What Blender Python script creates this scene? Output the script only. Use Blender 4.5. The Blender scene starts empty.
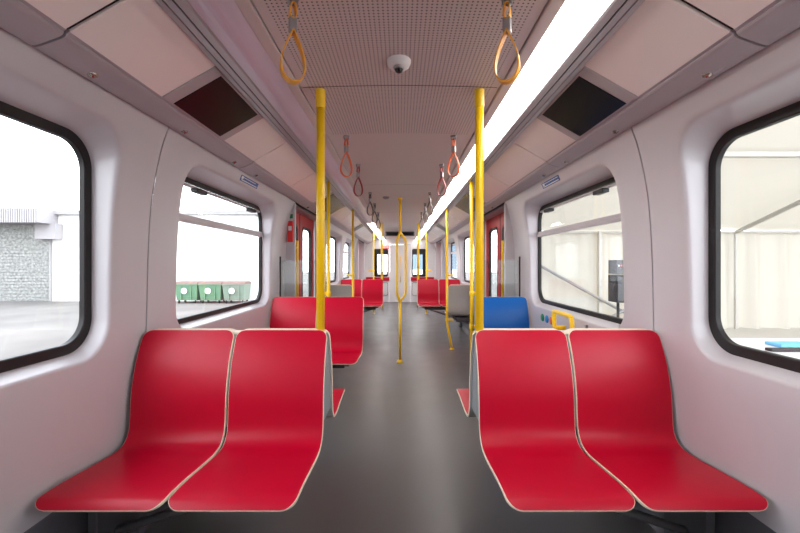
import bpy, bmesh, math, random
from mathutils import Vector
random.seed(7)
PI = math.pi
SC = bpy.context.scene
C = SC.collection

# ------------------------------------------------------------ camera, sky, exposure
cam_data = bpy.data.cameras.new('camera')
cam = bpy.data.objects.new('camera', cam_data); C.objects.link(cam)
cam.location = (0.0, 0.0, 1.36)
cam.rotation_euler = (PI/2, 0, 0)
cam_data.sensor_width = 36.0
cam_data.lens = 18.0
cam_data.shift_y = -2.5/800
cam_data.clip_start = 0.02
cam_data.clip_end = 300
SC.camera = cam

world = bpy.data.worlds.new('overcast'); SC.world = world
world.use_nodes = True
wn = world.node_tree; wn.nodes.clear()
w_out = wn.nodes.new('ShaderNodeOutputWorld')
w_bg = wn.nodes.new('ShaderNodeBackground')
w_tc = wn.nodes.new('ShaderNodeTexCoord')
w_sep = wn.nodes.new('ShaderNodeSeparateXYZ')
w_ramp = wn.nodes.new('ShaderNodeValToRGB')
w_ramp.color_ramp.elements[0].position = 0.0
w_ramp.color_ramp.elements[0].color = (0.93, 0.96, 1.0, 1)
w_ramp.color_ramp.elements[1].position = 0.8
w_ramp.color_ramp.elements[1].color = (0.86, 0.92, 1.0, 1)
wn.links.new(w_tc.outputs['Generated'], w_sep.inputs[0])
wn.links.new(w_sep.outputs['Z'], w_ramp.inputs[0])
wn.links.new(w_ramp.outputs[0], w_bg.inputs[0])
w_bg.inputs[1].default_value = 5.2
wn.links.new(w_bg.outputs[0], w_out.inputs[0])

STRIP_STRENGTH = 9.0          # the fluorescent strip behind its diffuser

vs = SC.view_settings
SC.display_settings.display_device = 'sRGB'
vs.view_transform = 'Standard'; vs.look = 'None'; vs.gamma = 1.0; vs.use_curve_mapping = False
vs.exposure = 0.30

# ------------------------------------------------------------ materials
def mat(name, col, rough=0.5, metal=0.0, spec=0.5, coat=0.0, noise=0.0, nscale=20.0, bump=0.0, bscale=200.0, coat_rough=0.1):
    m = bpy.data.materials.new(name); m.use_nodes = True
    nt = m.node_tree; b = nt.nodes['Principled BSDF']
    b.inputs['Base Color'].default_value = (*col, 1)
    b.inputs['Roughness'].default_value = rough
    b.inputs['Metallic'].default_value = metal
    b.inputs['Specular IOR Level'].default_value = spec
    b.inputs['Coat Weight'].default_value = coat
    b.inputs['Coat Roughness'].default_value = coat_rough
    tc = nt.nodes.new('ShaderNodeTexCoord')
    if noise > 0:
        n = nt.nodes.new('ShaderNodeTexNoise'); n.inputs['Scale'].default_value = nscale; n.inputs['Detail'].default_value = 4
        nt.links.new(tc.outputs['Object'], n.inputs['Vector'])
        r = nt.nodes.new('ShaderNodeMapRange')
        r.inputs['From Min'].default_value = 0.3; r.inputs['From Max'].default_value = 0.7
        r.inputs['To Min'].default_value = 1 - noise; r.inputs['To Max'].default_value = 1 + noise
        nt.links.new(n.outputs['Fac'], r.inputs['Value'])
        mx = nt.nodes.new('ShaderNodeVectorMath'); mx.operation = 'SCALE'
        mx.inputs[0].default_value = col
        nt.links.new(r.outputs[0], mx.inputs['Scale'])
        nt.links.new(mx.outputs[0], b.inputs['Base Color'])
    if bump > 0:
        n2 = nt.nodes.new('ShaderNodeTexNoise'); n2.inputs['Scale'].default_value = bscale; n2.inputs['Detail'].default_value = 3
        nt.links.new(tc.outputs['Object'], n2.inputs['Vector'])
        bp = nt.nodes.new('ShaderNodeBump'); bp.inputs['Strength'].default_value = bump; bp.inputs['Distance'].default_value = 0.002
        nt.links.new(n2.outputs['Fac'], bp.inputs['Height'])
        nt.links.new(bp.outputs[0], b.inputs['Normal'])
    return m

M = {}
M['wall'] = mat('painted grp wall', (0.565, 0.53, 0.56), 0.30, noise=0.015, nscale=3)
M['panel'] = mat('ceiling hatch laminate', (0.90, 0.80, 0.77), 0.20, noise=0.01, nscale=4)
M['band'] = mat('cantrail paint', (0.40, 0.355, 0.385), 0.35)
M['trim'] = mat('anodised trim', (0.42, 0.38, 0.40), 0.35, metal=0.2)
M['groove'] = mat('dark joint', (0.02, 0.016, 0.02), 0.7)
M['cover'] = mat('light cover plastic', (0.62, 0.50, 0.60), 0.25)
M['gasket'] = mat('black rubber gasket', (0.014, 0.011, 0.012), 0.5, spec=0.3)
M['skirt'] = mat('dark grey skirting', (0.11, 0.105, 0.12), 0.5, noise=0.03, nscale=40)
M['frame'] = mat('seat frame dark steel', (0.075, 0.075, 0.085), 0.45)
M['red'] = mat('red laminate', (0.51, 0.001, 0.024), 0.36, spec=0.3, noise=0.02, nscale=30, bump=0.04, bscale=500)
M['blue'] = mat('blue laminate', (0.0, 0.095, 0.37), 0.38, spec=0.3, noise=0.02, nscale=30)
M['wood'] = mat('birch plywood edge', (0.84, 0.72, 0.57), 0.45, noise=0.1, nscale=90)
M['shell_grey'] = mat('grey laminate', (0.42, 0.405, 0.385), 0.33, noise=0.02, nscale=20)
M['filler'] = mat('grey side panel', (0.30, 0.31, 0.33), 0.4)
M['yellow'] = mat('yellow powder coat', (1.0, 0.63, 0.008), 0.3, noise=0.01, nscale=10)
M['steel'] = mat('steel', (0.40, 0.37, 0.33), 0.25, metal=0.95)
M['greymetal'] = mat('grey clamp', (0.34, 0.33, 0.34), 0.35, metal=0.6)
M['strap_yellow'] = mat('amber strap', (0.85, 0.40, 0.035), 0.5)
M['strap_orange'] = mat('orange strap', (0.80, 0.15, 0.03), 0.5)
M['strap_red'] = mat('dark red strap', (0.36, 0.03, 0.035), 0.5)
M['strap_grey'] = mat('dark grey strap', (0.09, 0.075, 0.075), 0.5)
M['door_red'] = mat('red door paint', (0.52, 0.008, 0.012), 0.4, spec=0.2)
M['screen'] = mat('black display glass', (0.006, 0.005, 0.006), 0.28, spec=0.25)
M['screen_green'] = mat('grey display glass', (0.05, 0.07, 0.065), 0.15, spec=0.15)
M['bezel'] = mat('display bezel', (0.44, 0.39, 0.40), 0.35)
M['white'] = mat('white plastic', (0.75, 0.73, 0.73), 0.3)
M['lens'] = mat('dark lens', (0.01, 0.01, 0.012), 0.08)
M['endwall'] = mat('end wall paint', (0.84, 0.83, 0.85), 0.4)
M['sign_blue'] = mat('blue sticker', (0.03, 0.10, 0.33), 0.4)
M['sign_white'] = mat('white sticker print', (0.75, 0.76, 0.78), 0.4)
M['green_btn'] = mat('green button', (0.01, 0.22, 0.08), 0.35)
M['blue_btn'] = mat('blue button', (0.01, 0.20, 0.50), 0.35)
M['orange_btn'] = mat('orange button', (0.75, 0.16, 0.06), 0.35)
M['bright_red'] = mat('red device', (0.75, 0.03, 0.03), 0.4)
M['black'] = mat('black plastic', (0.015, 0.015, 0.017), 0.5)
M['facade'] = mat('white render facade', (0.80, 0.80, 0.79), 0.9, noise=0.03, nscale=1)
M['shutter'] = mat('grey shutter', (0.26, 0.26, 0.25), 0.8, noise=0.45, nscale=7)
M['canopy'] = mat('corrugated canopy', (0.33, 0.31, 0.32), 0.7)
M['asphalt'] = mat('pale yard paving', (0.13, 0.118, 0.11), 0.9, noise=0.25, nscale=0.35)
M['bin_green'] = mat('green bin', (0.10, 0.21, 0.125), 0.5, noise=0.1, nscale=3)
M['bin_pale'] = mat('faded green bin', (0.17, 0.23, 0.18), 0.5, noise=0.1, nscale=3)
M['bin_lid'] = mat('brownish bin lid', (0.16, 0.09, 0.075), 0.6)
M['roof_dark'] = mat('grey roof sheet', (0.30, 0.29, 0.29), 0.8)
M['alu'] = mat('tent aluminium', (0.52, 0.50, 0.47), 0.5, metal=0.1)
M['platform'] = mat('pale platform', (0.62, 0.60, 0.57), 0.8)
M['bluepaper'] = mat('blue paper', (0.15, 0.45, 0.70), 0.6)
M['bluefacade'] = mat('blue cladding', (0.16, 0.24, 0.31), 0.6)

# floor: dark rubber with fine speckle
def floor_mat():
    m = mat('speckled rubber floor', (0.095, 0.088, 0.088), 0.36)
    nt = m.node_tree; b = nt.nodes['Principled BSDF']; tc = nt.nodes.new('ShaderNodeTexCoord')
    n = nt.nodes.new('ShaderNodeTexNoise'); n.inputs['Scale'].default_value = 260; n.inputs['Detail'].default_value = 2
    nt.links.new(tc.outputs['Object'], n.inputs['Vector'])
    r = nt.nodes.new('ShaderNodeValToRGB')
    r.color_ramp.elements[0].position = 0.35; r.color_ramp.elements[0].color = (0.080, 0.075, 0.076, 1)
    r.color_ramp.elements[1].position = 0.72; r.color_ramp.elements[1].color = (0.150, 0.140, 0.138, 1)
    nt.links.new(n.outputs['Fac'], r.inputs[0]); nt.links.new(r.outputs[0], b.inputs['Base Color'])
    n2 = nt.nodes.new('ShaderNodeTexNoise'); n2.inputs['Scale'].default_value = 3
    nt.links.new(tc.outputs['Object'], n2.inputs['Vector'])
    r2 = nt.nodes.new('ShaderNodeMapRange'); r2.inputs['To Min'].default_value = 0.30; r2.inputs['To Max'].default_value = 0.42
    nt.links.new(n2.outputs['Fac'], r2.inputs['Value']); nt.links.new(r2.outputs[0], b.inputs['Roughness'])
    return m
M['floor'] = floor_mat()

# perforated ceiling sheet: a real pattern of holes, laid out in object coordinates
def perf_mat():
    col = (0.60, 0.51, 0.495)
    m = mat('perforated ceiling sheet', col, 0.4)
    nt = m.node_tree; b = nt.nodes['Principled BSDF']; N = nt.nodes; L = nt.links
    tc = N.new('ShaderNodeTexCoord'); sp = N.new('ShaderNodeSeparateXYZ'); L.new(tc.outputs['Object'], sp.inputs[0])
    def mth(op, a, bb=None):
        n = N.new('ShaderNodeMath'); n.operation = op
        for i, v in enumerate((a, bb)):
            if v is None: continue
            if isinstance(v, (int, float)): n.inputs[i].default_value = v
            else: L.new(v, n.inputs[i])
        return n.outputs[0]
    p = 0.0175
    ux = mth('SUBTRACT', mth('FRACT', mth('DIVIDE', mth('ADD', sp.outputs['X'], 50*p), p)), 0.5)
    uy = mth('SUBTRACT', mth('FRACT', mth('DIVIDE', mth('ADD', sp.outputs['Y'], 500*p), p)), 0.5)
    d = mth('SQRT', mth('ADD', mth('MULTIPLY', ux, ux), mth('MULTIPLY', uy, uy)))
    hole = mth('LESS_THAN', d, 0.20)
    inx = mth('LESS_THAN', mth('ABSOLUTE', sp.outputs['X']), 0.468)
    iny = mth('LESS_THAN', sp.outputs['Y'], 2.80)
    f = mth('MULTIPLY', mth('MULTIPLY', hole, inx), iny)
    mx = N.new('ShaderNodeMix'); mx.data_type = 'RGBA'
    L.new(f, mx.inputs['Factor']); mx.inputs['A'].default_value = (*col, 1); mx.inputs['B'].default_value = (0.05, 0.04, 0.045, 1)
    L.new(mx.outputs['Result'], b.inputs['Base Color'])
    return m
M['perf'] = perf_mat()

def emis(name, col, s):
    m = bpy.data.materials.new(name); m.use_nodes = True
    nt = m.node_tree; b = nt.nodes['Principled BSDF']
    b.inputs['Base Color'].default_value = (0.8, 0.8, 0.8, 1)
    b.inputs['Emission Color'].default_value = (*col, 1); b.inputs['Emission Strength'].default_value = s
    return m
M['lit'] = emis('lit strip diffuser', (1.0, 0.93, 0.88), STRIP_STRENGTH)
M['sign_lit'] = emis('red lit sign', (1.0, 0.12, 0.08), 1.2)

def glass_mat(name, tint=(0.97, 0.98, 0.98), refl=0.06):
    m = bpy.data.materials.new(name); m.use_nodes = True
    nt = m.node_tree; nt.nodes.clear()
    o = nt.nodes.new('ShaderNodeOutputMaterial'); mx = nt.nodes.new('ShaderNodeMixShader')
    t = nt.nodes.new('ShaderNodeBsdfTransparent'); t.inputs[0].default_value = (*tint, 1)
    g = nt.nodes.new('ShaderNodeBsdfGlossy'); g.inputs['Roughness'].default_value = 0.02
    lw = nt.nodes.new('ShaderNodeLayerWeight'); lw.inputs[0].default_value = 0.5
    pw = nt.nodes.new('ShaderNodeMath'); pw.operation = 'POWER'; pw.inputs[1].default_value = 5.0
    fr = nt.nodes.new('ShaderNodeMapRange'); fr.inputs['To Min'].default_value = 0.02; fr.inputs['To Max'].default_value = 0.45
    nt.links.new(lw.outputs['Facing'], pw.inputs[0]); nt.links.new(pw.outputs[0], fr.inputs['Value'])
    nt.links.new(fr.outputs[0], mx.inputs[0]); nt.links.new(t.outputs[0], mx.inputs[1]); nt.links.new(g.outputs[0], mx.inputs[2])
    nt.links.new(mx.outputs[0], o.inputs[0])
    return m
M['glass'] = glass_mat('window glass')
M['tint_glass'] = glass_mat('draught screen glass', (0.90, 0.93, 0.92))

def fabric_mat():
    m = bpy.data.materials.new('tent fabric'); m.use_nodes = True
    nt = m.node_tree; nt.nodes.clear()
    o = nt.nodes.new('ShaderNodeOutputMaterial'); mx = nt.nodes.new('ShaderNodeMixShader'); mx.inputs[0].default_value = 0.30
    d = nt.nodes.new('ShaderNodeBsdfDiffuse'); d.inputs[0].default_value = (0.62, 0.595, 0.54, 1)
    t = nt.nodes.new('ShaderNodeBsdfTranslucent'); t.inputs[0].default_value = (0.32, 0.285, 0.235, 1)
    nt.links.new(d.outputs[0], mx.inputs[1]); nt.links.new(t.outputs[0], mx.inputs[2]); nt.links.new(mx.outputs[0], o.inputs[0])
    return m
M['fabric'] = fabric_mat()

# ------------------------------------------------------------ mesh helpers
class MB:
    def __init__(s): s.v = []; s.f = []; s.mi = []; s.sm = []
    def add(s, verts, faces, mi=0, smooth=False):
        b = len(s.v); s.v += [tuple(v) for v in verts]
        for f in faces:
            s.f.append(tuple(b + i for i in f)); s.mi.append(mi); s.sm.append(smooth)
        return s
    def box(s, x0, x1, y0, y1, z0, z1, mi=0, bev=0.0):
        if x0 > x1: x0, x1 = x1, x0
        if y0 > y1: y0, y1 = y1, y0
        if z0 > z1: z0, z1 = z1, z0
        if bev > 0:
            bm = bmesh.new(); bmesh.ops.create_cube(bm, size=1)
            for v in bm.verts:
                v.co = Vector(((x0+x1)/2 + v.co.x*(x1-x0), (y0+y1)/2 + v.co.y*(y1-y0), (z0+z1)/2 + v.co.z*(z1-z0)))
            bmesh.ops.bevel(bm, geom=bm.edges[:], offset=bev, segments=2, affect='EDGES', profile=0.5)
            bm.verts.index_update()
            s.add([v.co[:] for v in bm.verts], [[v.index for v in f.verts] for f in bm.faces], mi); bm.free(); return s
        v = [(x0,y0,z0),(x1,y0,z0),(x1,y1,z0),(x0,y1,z0),(x0,y0,z1),(x1,y0,z1),(x1,y1,z1),(x0,y1,z1)]
        return s.add(v, [(0,3,2,1),(4,5,6,7),(0,1,5,4),(1,2,6,5),(2,3,7,6),(3,0,4,7)], mi)
    def tube(s, pts, r, mi=0, seg=14, caps=True):
        pts = [Vector(p) for p in pts]; n = len(pts)
        rr = r if isinstance(r, (list, tuple)) else [r]*n
        t0 = (pts[1]-pts[0]).normalized()
        up = Vector((0,1,0)) if abs(t0.y) < 0.9 else Vector((1,0,0))
        nrm = t0.cross(up).normalized(); verts = []
        for i, p in enumerate(pts):
            if i == 0: t = t0
            elif i == n-1: t = (pts[i]-pts[i-1]).normalized()
            else:
                t = (pts[i+1]-pts[i]).normalized() + (pts[i]-pts[i-1]).normalized()
                t = t.normalized() if t.length > 1e-6 else (pts[i+1]-pts[i]).normalized()
            nrm = (nrm - t*nrm.dot(t)).normalized(); bn = t.cross(nrm)
            for k in range(seg):
                a = 2*PI*k/seg; verts.append(p + (nrm*math.cos(a) + bn*math.sin(a))*rr[i])
        faces = [(i*seg+k, i*seg+(k+1)%seg, (i+1)*seg+(k+1)%seg, (i+1)*seg+k) for i in range(n-1) for k in range(seg)]
        s.add(verts, faces, mi, True)
        if caps:
            b = len(s.v) - len(verts)
            s.f.append(tuple(b+k for k in range(seg))[::-1]); s.mi.append(mi); s.sm.append(False)
            s.f.append(tuple(b+(n-1)*seg+k for k in range(seg))); s.mi.append(mi); s.sm.append(False)
        return s
    def lathe(s, prof, c, axis=(0,0,1), mi=0, seg=24):
        ax = Vector(axis).normalized(); u = ax.orthogonal().normalized(); w = ax.cross(u); c = Vector(c); verts = []
        for r, h in prof:
            for k in range(seg):
                a = 2*PI*k/seg; verts.append(c + ax*h + (u*math.cos(a)+w*math.sin(a))*max(r, 1e-5))
        n = len(prof)
        return s.add(verts, [(i*seg+k, i*seg+(k+1)%seg, (i+1)*seg+(k+1)%seg, (i+1)*seg+k) for i in range(n-1) for k in range(seg)], mi, True)
    def prism(s, poly, ax, a, b, mi=0, smooth=False):
        # poly of 2D points extruded along axis ax ('x': poly=(y,z); 'y': poly=(x,z); 'z': poly=(x,y))
        def P(p, t): return {'x': (t, p[0], p[1]), 'y': (p[0], t, p[1]), 'z': (p[0], p[1], t)}[ax]
        n = len(poly); v = [P(p, a) for p in poly] + [P(p, b) for p in poly]
        s.add(v, [tuple(range(n))[::-1], tuple(range(n, 2*n))], mi)
        return s.add(v, [(i, (i+1)%n, n+(i+1)%n, n+i) for i in range(n)], mi, smooth)
    def build(s, name, mats, parent=None, fix=True):
        me = bpy.data.meshes.new(name); me.from_pydata(s.v, [], s.f)
        if not isinstance(mats, (list, tuple)): mats = [mats]
        for m in mats: me.materials.append(m)
        for p, mi, sm in zip(me.polygons, s.mi, s.sm): p.material_index = mi; p.use_smooth = sm
        if fix:
            bm = bmesh.new(); bm.from_mesh(me); bmesh.ops.recalc_face_normals(bm, faces=bm.faces[:]); bm.to_mesh(me); bm.free()
        me.update()
        o = bpy.data.objects.new(name, me); C.objects.link(o)
        if parent: o.parent = parent
        return o

def thing(name, label, cat, loc=(0,0,0), rz=0, group=None):
    o = bpy.data.objects.new(name, None); C.objects.link(o); o.empty_display_size = 0.1
    o.location = loc; o.rotation_euler = (0,0,rz); o['label'] = label; o['category'] = cat
    if group: o['group'] = group
    return o
def tag(o, label, cat, group=None):
    o['label'] = label; o['category'] = cat
    if group: o['group'] = group
    return o
def struct(o, label=None):
    o['kind'] = 'structure'
    if label: o['label'] = label
    return o
def sempty(name, label=None):
    o = bpy.data.objects.new(name, None); C.objects.link(o); o['kind'] = 'structure'
    if label: o['label'] = label
    return o
def copy_tree(o, parent=None):
    c = o.copy(); C.objects.link(c)
    if parent: c.parent = parent
    for ch in [x for x in bpy.data.objects if x.parent == o and x != c]: copy_tree(ch, c)
    return c

def smoothstep_interp(xs, ys, x):
    # Catmull-Rom through table
    if x <= xs[0]: return ys[0]
    if x >= xs[-1]: return ys[-1]
    i = max(k for k in range(len(xs)-1) if xs[k] <= x)
    x0, x1 = xs[i], xs[i+1]; t = (x-x0)/(x1-x0)
    m = lambda k: (ys[min(k+1,len(ys)-1)]-ys[max(k-1,0)])/(xs[min(k+1,len(xs)-1)]-xs[max(k-1,0)])
    m0, m1 = m(i)*(x1-x0), m(i+1)*(x1-x0)
    return (2*t**3-3*t**2+1)*ys[i] + (t**3-2*t**2+t)*m0 + (-2*t**3+3*t**2)*ys[i+1] + (t**3-t**2)*m1

WZ = [0.40, 0.70, 1.00, 1.46, 1.72, 1.90, 2.00, 2.07]
WX = [1.345, 1.332, 1.320, 1.308, 1.288, 1.254, 1.228, 1.200]
def XW(z): return smoothstep_interp(WZ, WX, z)
Z0, Z1 = 0.40, 2.072
YB, YE = -2.6, 14.3
XG = 1.405                       # glass plane

def rrect(a0, a1, b0, b1, r, n=16, m=10):
    # closed loop, fixed sample count
    pts = []
    cs = [(a1-r, b1-r, 0), (a0+r, b1-r, PI/2), (a0+r, b0+r, PI), (a1-r, b0+r, 1.5*PI)]
    for i, (ca, cb, st) in enumerate(cs):
        arc = [(ca + r*math.cos(st+PI/2*k/n), cb + r*math.sin(st+PI/2*k/n)) for k in range(n+1)]
        pts += arc
        nx = cs[(i+1)%4]; q = (nx[0] + r*math.cos(nx[2]), nx[1] + r*math.sin(nx[2])); p = arc[-1]
        pts += [(p[0]+(q[0]-p[0])*k/m, p[1]+(q[1]-p[1])*k/m) for k in range(1, m)]
    return pts

def ring_wall(mb, Y0, Y1, z0, z1, mouth, mr, glass, gr, fx, xg, mi=0, P=None):
    """wall bay with a rounded window recess; fx(z) wall x, xg glass plane x; P maps (a, b, x) to a point"""
    n_s = (16, 10)
    ca, cb = (mouth[0]+mouth[1])/2, (mouth[2]+mouth[3])/2
    base = rrect(mouth[0]-.014, mouth[1]+.014, mouth[2]-.014, mouth[3]+.014, mr+.014)
    outer = []
    for (a, b) in base:
        da, db = a-ca, b-cb; t = 1e9
        if da > 1e-9: t = min(t, (Y1-ca)/da)
        if da < -1e-9: t = min(t, (Y0-ca)/da)
        if db > 1e-9: t = min(t, (z1-cb)/db)
        if db < -1e-9: t = min(t, (z0-cb)/db)
        outer.append([ca+da*t, cb+db*t])
    for (qa, qb) in ((Y0,z0),(Y1,z0),(Y0,z1),(Y1,z1)):
        i = min(range(len(outer)), key=lambda k: (outer[k][0]-qa)**2+(outer[k][1]-qb)**2); outer[i] = [qa, qb]
    rings = []
    for k in range(7):
        t = k/6
        rings.append([(o[0]+(p[0]-o[0])*t, o[1]+(p[1]-o[1])*t, fx(o[1]+(p[1]-o[1])*t)) for o, p in zip(outer, base)])
    def loop(t, fr):
        a = [mouth[i]+(glass[i]-mouth[i])*t for i in range(4)]; r = mr+(gr-mr)*t
        return [(p[0], p[1], fx(p[1])*(1-fr)+xg*fr) for p in rrect(*a, r)]
    def grow(g, fr):
        return [(p[0], p[1], fx(p[1])*(1-fr)+xg*fr) for p in rrect(mouth[0]-g, mouth[1]+g, mouth[2]-g, mouth[3]+g, mr+g)]
    rings += [grow(.008, .02), grow(.003, .06), loop(.03, .14), loop(.10, .26), loop(.4, .52), loop(.7, .76), loop(1, 1.0)]
    n = len(base); verts = []
    for r in rings: verts += [P(*q) for q in r]
    faces = [(i*n+k, i*n+(k+1)%n, (i+1)*n+(k+1)%n, (i+1)*n+k) for i in range(len(rings)-1) for k in range(n)]
    mb.add(verts, faces, mi, True)

def ring_frame(mb, a, ra, b, rb, x0, x1, P, mi=0):
    """a solid frame between rounded rects a (outer) and b (inner), x0 (room side) to x1"""
    A = rrect(*a, ra); B = rrect(*b, rb); n = len(A)
    mid = 0.004
    A2 = rrect(a[0]+mid, a[1]-mid, a[2]+mid, a[3]-mid, max(ra-mid, .003)); B2 = rrect(b[0]-mid, b[1]+mid, b[2]-mid, b[3]+mid, rb+mid)
    s = 1 if x1 > x0 else -1
    loops = [[(p[0],p[1],x1) for p in A], [(p[0],p[1],x0+s*mid) for p in A], [(p[0],p[1],x0) for p in A2],
             [(p[0],p[1],x0) for p in B2], [(p[0],p[1],x0+s*mid) for p in B], [(p[0],p[1],x1) for p in B]]
    v = []
    for l in loops: v += [P(*q) for q in l]
    m = len(loops)
    mb.add(v, [(i*n+k, i*n+(k+1)%n, ((i+1)%m)*n+(k+1)%n, ((i+1)%m)*n+k) for i in range(m) for k in range(n)], mi)

def ring_pane(mb, a, r, x0, x1, P, mi=0):
    A = rrect(*a, r, 8, 4); n = len(A)
    v = [P(p[0],p[1],x0) for p in A] + [P(p[0],p[1],x1) for p in A]
    mb.add(v, [tuple(range(n)), tuple(range(n, 2*n))] + [(i, (i+1)%n, n+(i+1)%n, n+i) for i in range(n)], mi)

# ------------------------------------------------------------ structure: floor, walls, windows, doors
fl = MB().box(-1.40, 1.40, YB, YE, -0.06, 0.0).build('floor', M['floor']); struct(fl, 'dark grey speckled rubber floor down the aisle')

WINS = [(0.14, 1.812, False), (2.36, 4.045, True), (7.04, 8.71, False), (9.26, 10.945, True)]
BAYS = [(-0.45, 2.075, 0), (2.085, 4.60, 1), (6.45, 8.975, 2), (8.985, 11.50, 3)]
SOLID = [(YB, -2.25), (13.40, YE)]
DOORS = [(-2.25, -0.45), (4.60, 6.45), (11.50, 13.40)]
wc = 0; dc = 0
for s, side in ((-1, 'left'), (1, 'right')):
    P = lambda a, b, x, s=s: (s*x, a, b)
    mb = MB()
    for (a, b, wi) in BAYS:
        w = WINS[wi]
        ring_wall(mb, a, b, Z0, Z1, (w[0], w[1], 0.955, 1.967), .15, (w[0]+.006, w[1]-.006, 0.985, 1.925), .14, XW, XG, 0, P)
        for yy, dy in ((a, 1), (b, -1)):      # returns at both bay ends, out to the body shell
            N = 24; zs = [Z0+(Z1-Z0)*k/N for k in range(N+1)]
            mb.add([P(yy, z, XW(z)) for z in zs] + [P(yy, z, 1.47) for z in zs], [(k, k+1, N+2+k, N+1+k) for k in range(N)], 0, True)
    for (a, b) in SOLID:
        N = 24; zs = [Z0+(Z1-Z0)*k/N for k in range(N+1)]
        mb.add([P(a, z, XW(z)) for z in zs] + [P(b, z, XW(z)) for z in zs], [(k, k+1, N+2+k, N+1+k) for k in range(N)], 0, True)
    # dark backing behind the vertical panel joints
    for yy in (2.08, 8.98):
        N = 24; zs = [Z0+(Z1-Z0)*k/N for k in range(N+1)]
        mb.add([P(yy-.009, z, XW(z)+.006) for z in zs] + [P(yy+.009, z, XW(z)+.006) for z in zs], [(k, k+1, N+2+k, N+1+k) for k in range(N)], 1)
    wall = mb.build('wall_' + side, [M['wall'], M['groove']], fix=False)
    struct(wall, 'pale lilac-grey moulded %s side wall with deep rounded window recesses' % side)
    # jamb posts beside the doors
    jp = MB()
    for yy in (4.565, 6.445, 11.465, 13.395, -0.485, -2.285):
        jp.box(s*1.195, s*1.46, yy, yy+.04, 0.0, 2.062, 0, .012)
    # rounded return pillar next to the door
    jo = jp.build('door_jamb', M['wall'], wall)
    # skirting
    sk = MB()
    for (a, b) in [(YB, -2.24), (-.45, 4.6), (6.45, 11.5), (13.4, YE)]:
        sk.prism([(s*1.46, 0), (s*1.30, 0), (s*1.335, .06), (s*1.352, .40), (s*1.46, .40)], 'y', a, b)
    struct(sk.build('baseboard_' + side, M['skirt']), 'dark grey skirting under the %s seats' % side)
    # windows
    for wi, w in enumerate(WINS):
        wc += 1
        e = sempty('window_%d' % wc)
        G = (w[0]+.006, w[1]-.006, 0.985, 1.925)
        gi = 0.037 if not w[2] else 0.028
        g = MB(); inner = (G[0]+gi, G[1]-gi, G[2]+gi, G[3]-gi)
        ring_frame(g, (G[0]-.012, G[1]+.012, G[2]-.012, G[3]+.012), .15, inner, .14-gi*.8, XG-.012, XG+.014, P)
        g.build('gasket', M['gasket'], e, fix=True)
        pn = MB(); ring_pane(pn, (inner[0]-.008, inner[1]+.008, inner[2]-.008, inner[3]+.008), .09, XG+.004, XG+.010, P); pn.build('pane', M['glass'], e)
        if w[2]:
            h = MB().box(s*(XG-.03), s*(XG+.004), inner[0], inner[1], 1.630, 1.650, 0, .004)
            h.box(s*(XG-.022), s*(XG+.003), inner[0], inner[1], 1.650, 1.680, 0, .004)
            h.build('transom_bar', M['wall'], e)
            t = MB().box(s*(XG-.022), s*(XG+.002), inner[0]+.05, inner[1]-.05, 1.868, 1.884, 0, .003); t.build('top_rail', M['trim'], e)
            for yy in (w[0]+.32, w[0]+1.28):
                MB().box(s*(XG-.05), s*(XG+.0), yy, yy+.14, 1.842, 1.872, 0, .006).build('latch', M['black'], e)
    # doors: two leaves each
    for di, (a, b) in enumerate(DOORS):
        dc += 1
        e = sempty('door_%d' % dc)
        XD = 1.385; mid = (a+b)/2
        for (l0, l1) in ((a+.03, mid-.006), (mid+.006, b-.015)):
            lf = MB(); win = (l0+.24, l1-.11, 0.72, 1.885) if l0 < mid-.1 else (l0+.13, l1-.22, 0.72, 1.885)
            ring_wall(lf, l0, l1, 0.02, 2.055, win, .11, (win[0]+.006, win[1]-.006, win[2]+.006, win[3]-.006), .104, lambda z: XD, XD+.035, 0, P)
            leaf = lf.build('door_leaf', M['door_red'], e, fix=False)
            g = MB(); inn = (win[0]+.026, win[1]-.026, win[2]+.026, win[3]-.026)
            ring_frame(g, (win[0]-.012, win[1]+.012, win[2]-.012, win[3]+.012), .115, inn, .085, XD-.006, XD+.03, P)
            g.build('gasket', M['gasket'], leaf)
            pn = MB(); ring_pane(pn, (inn[0]-.006, inn[1]+.006, inn[2]-.006, inn[3]+.006), .08, XD+.01, XD+.016, P); pn.build('pane', M['glass'], leaf)
        MB().box(s*(XD-.004), s*(XD+.03), mid-.007, mid+.007, 0.02, 2.055).build('edge_seal', M['gasket'], e)
        MB().box(s*1.33, s*1.46, a+.03, b-.015, -.005, .012).build('threshold', M['steel'], e)
        hd = MB().box(s*1.25, s*1.46, a+.03, b-.015, 2.055, 2.075); hd.build('door_header', M['band'], e)

# outer body shell (keeps daylight out behind the panels)
sh = MB()
for s in (-1, 1):
    sh.box(s*1.47, s*1.5, YB, YE, 2.0, 2.45); sh.box(s*1.47, s*1.5, YB, YE, -.06, .40)
sh.box(-1.5, 1.5, YB, YE, 2.42, 2.46)
for s in (-1, 1): sh.box(s*1.40, s*1.5, YB, YE, -.10, -.06)
struct(sh.build('trim_1', M['groove']), 'outer body shell above the ceiling')

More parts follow.
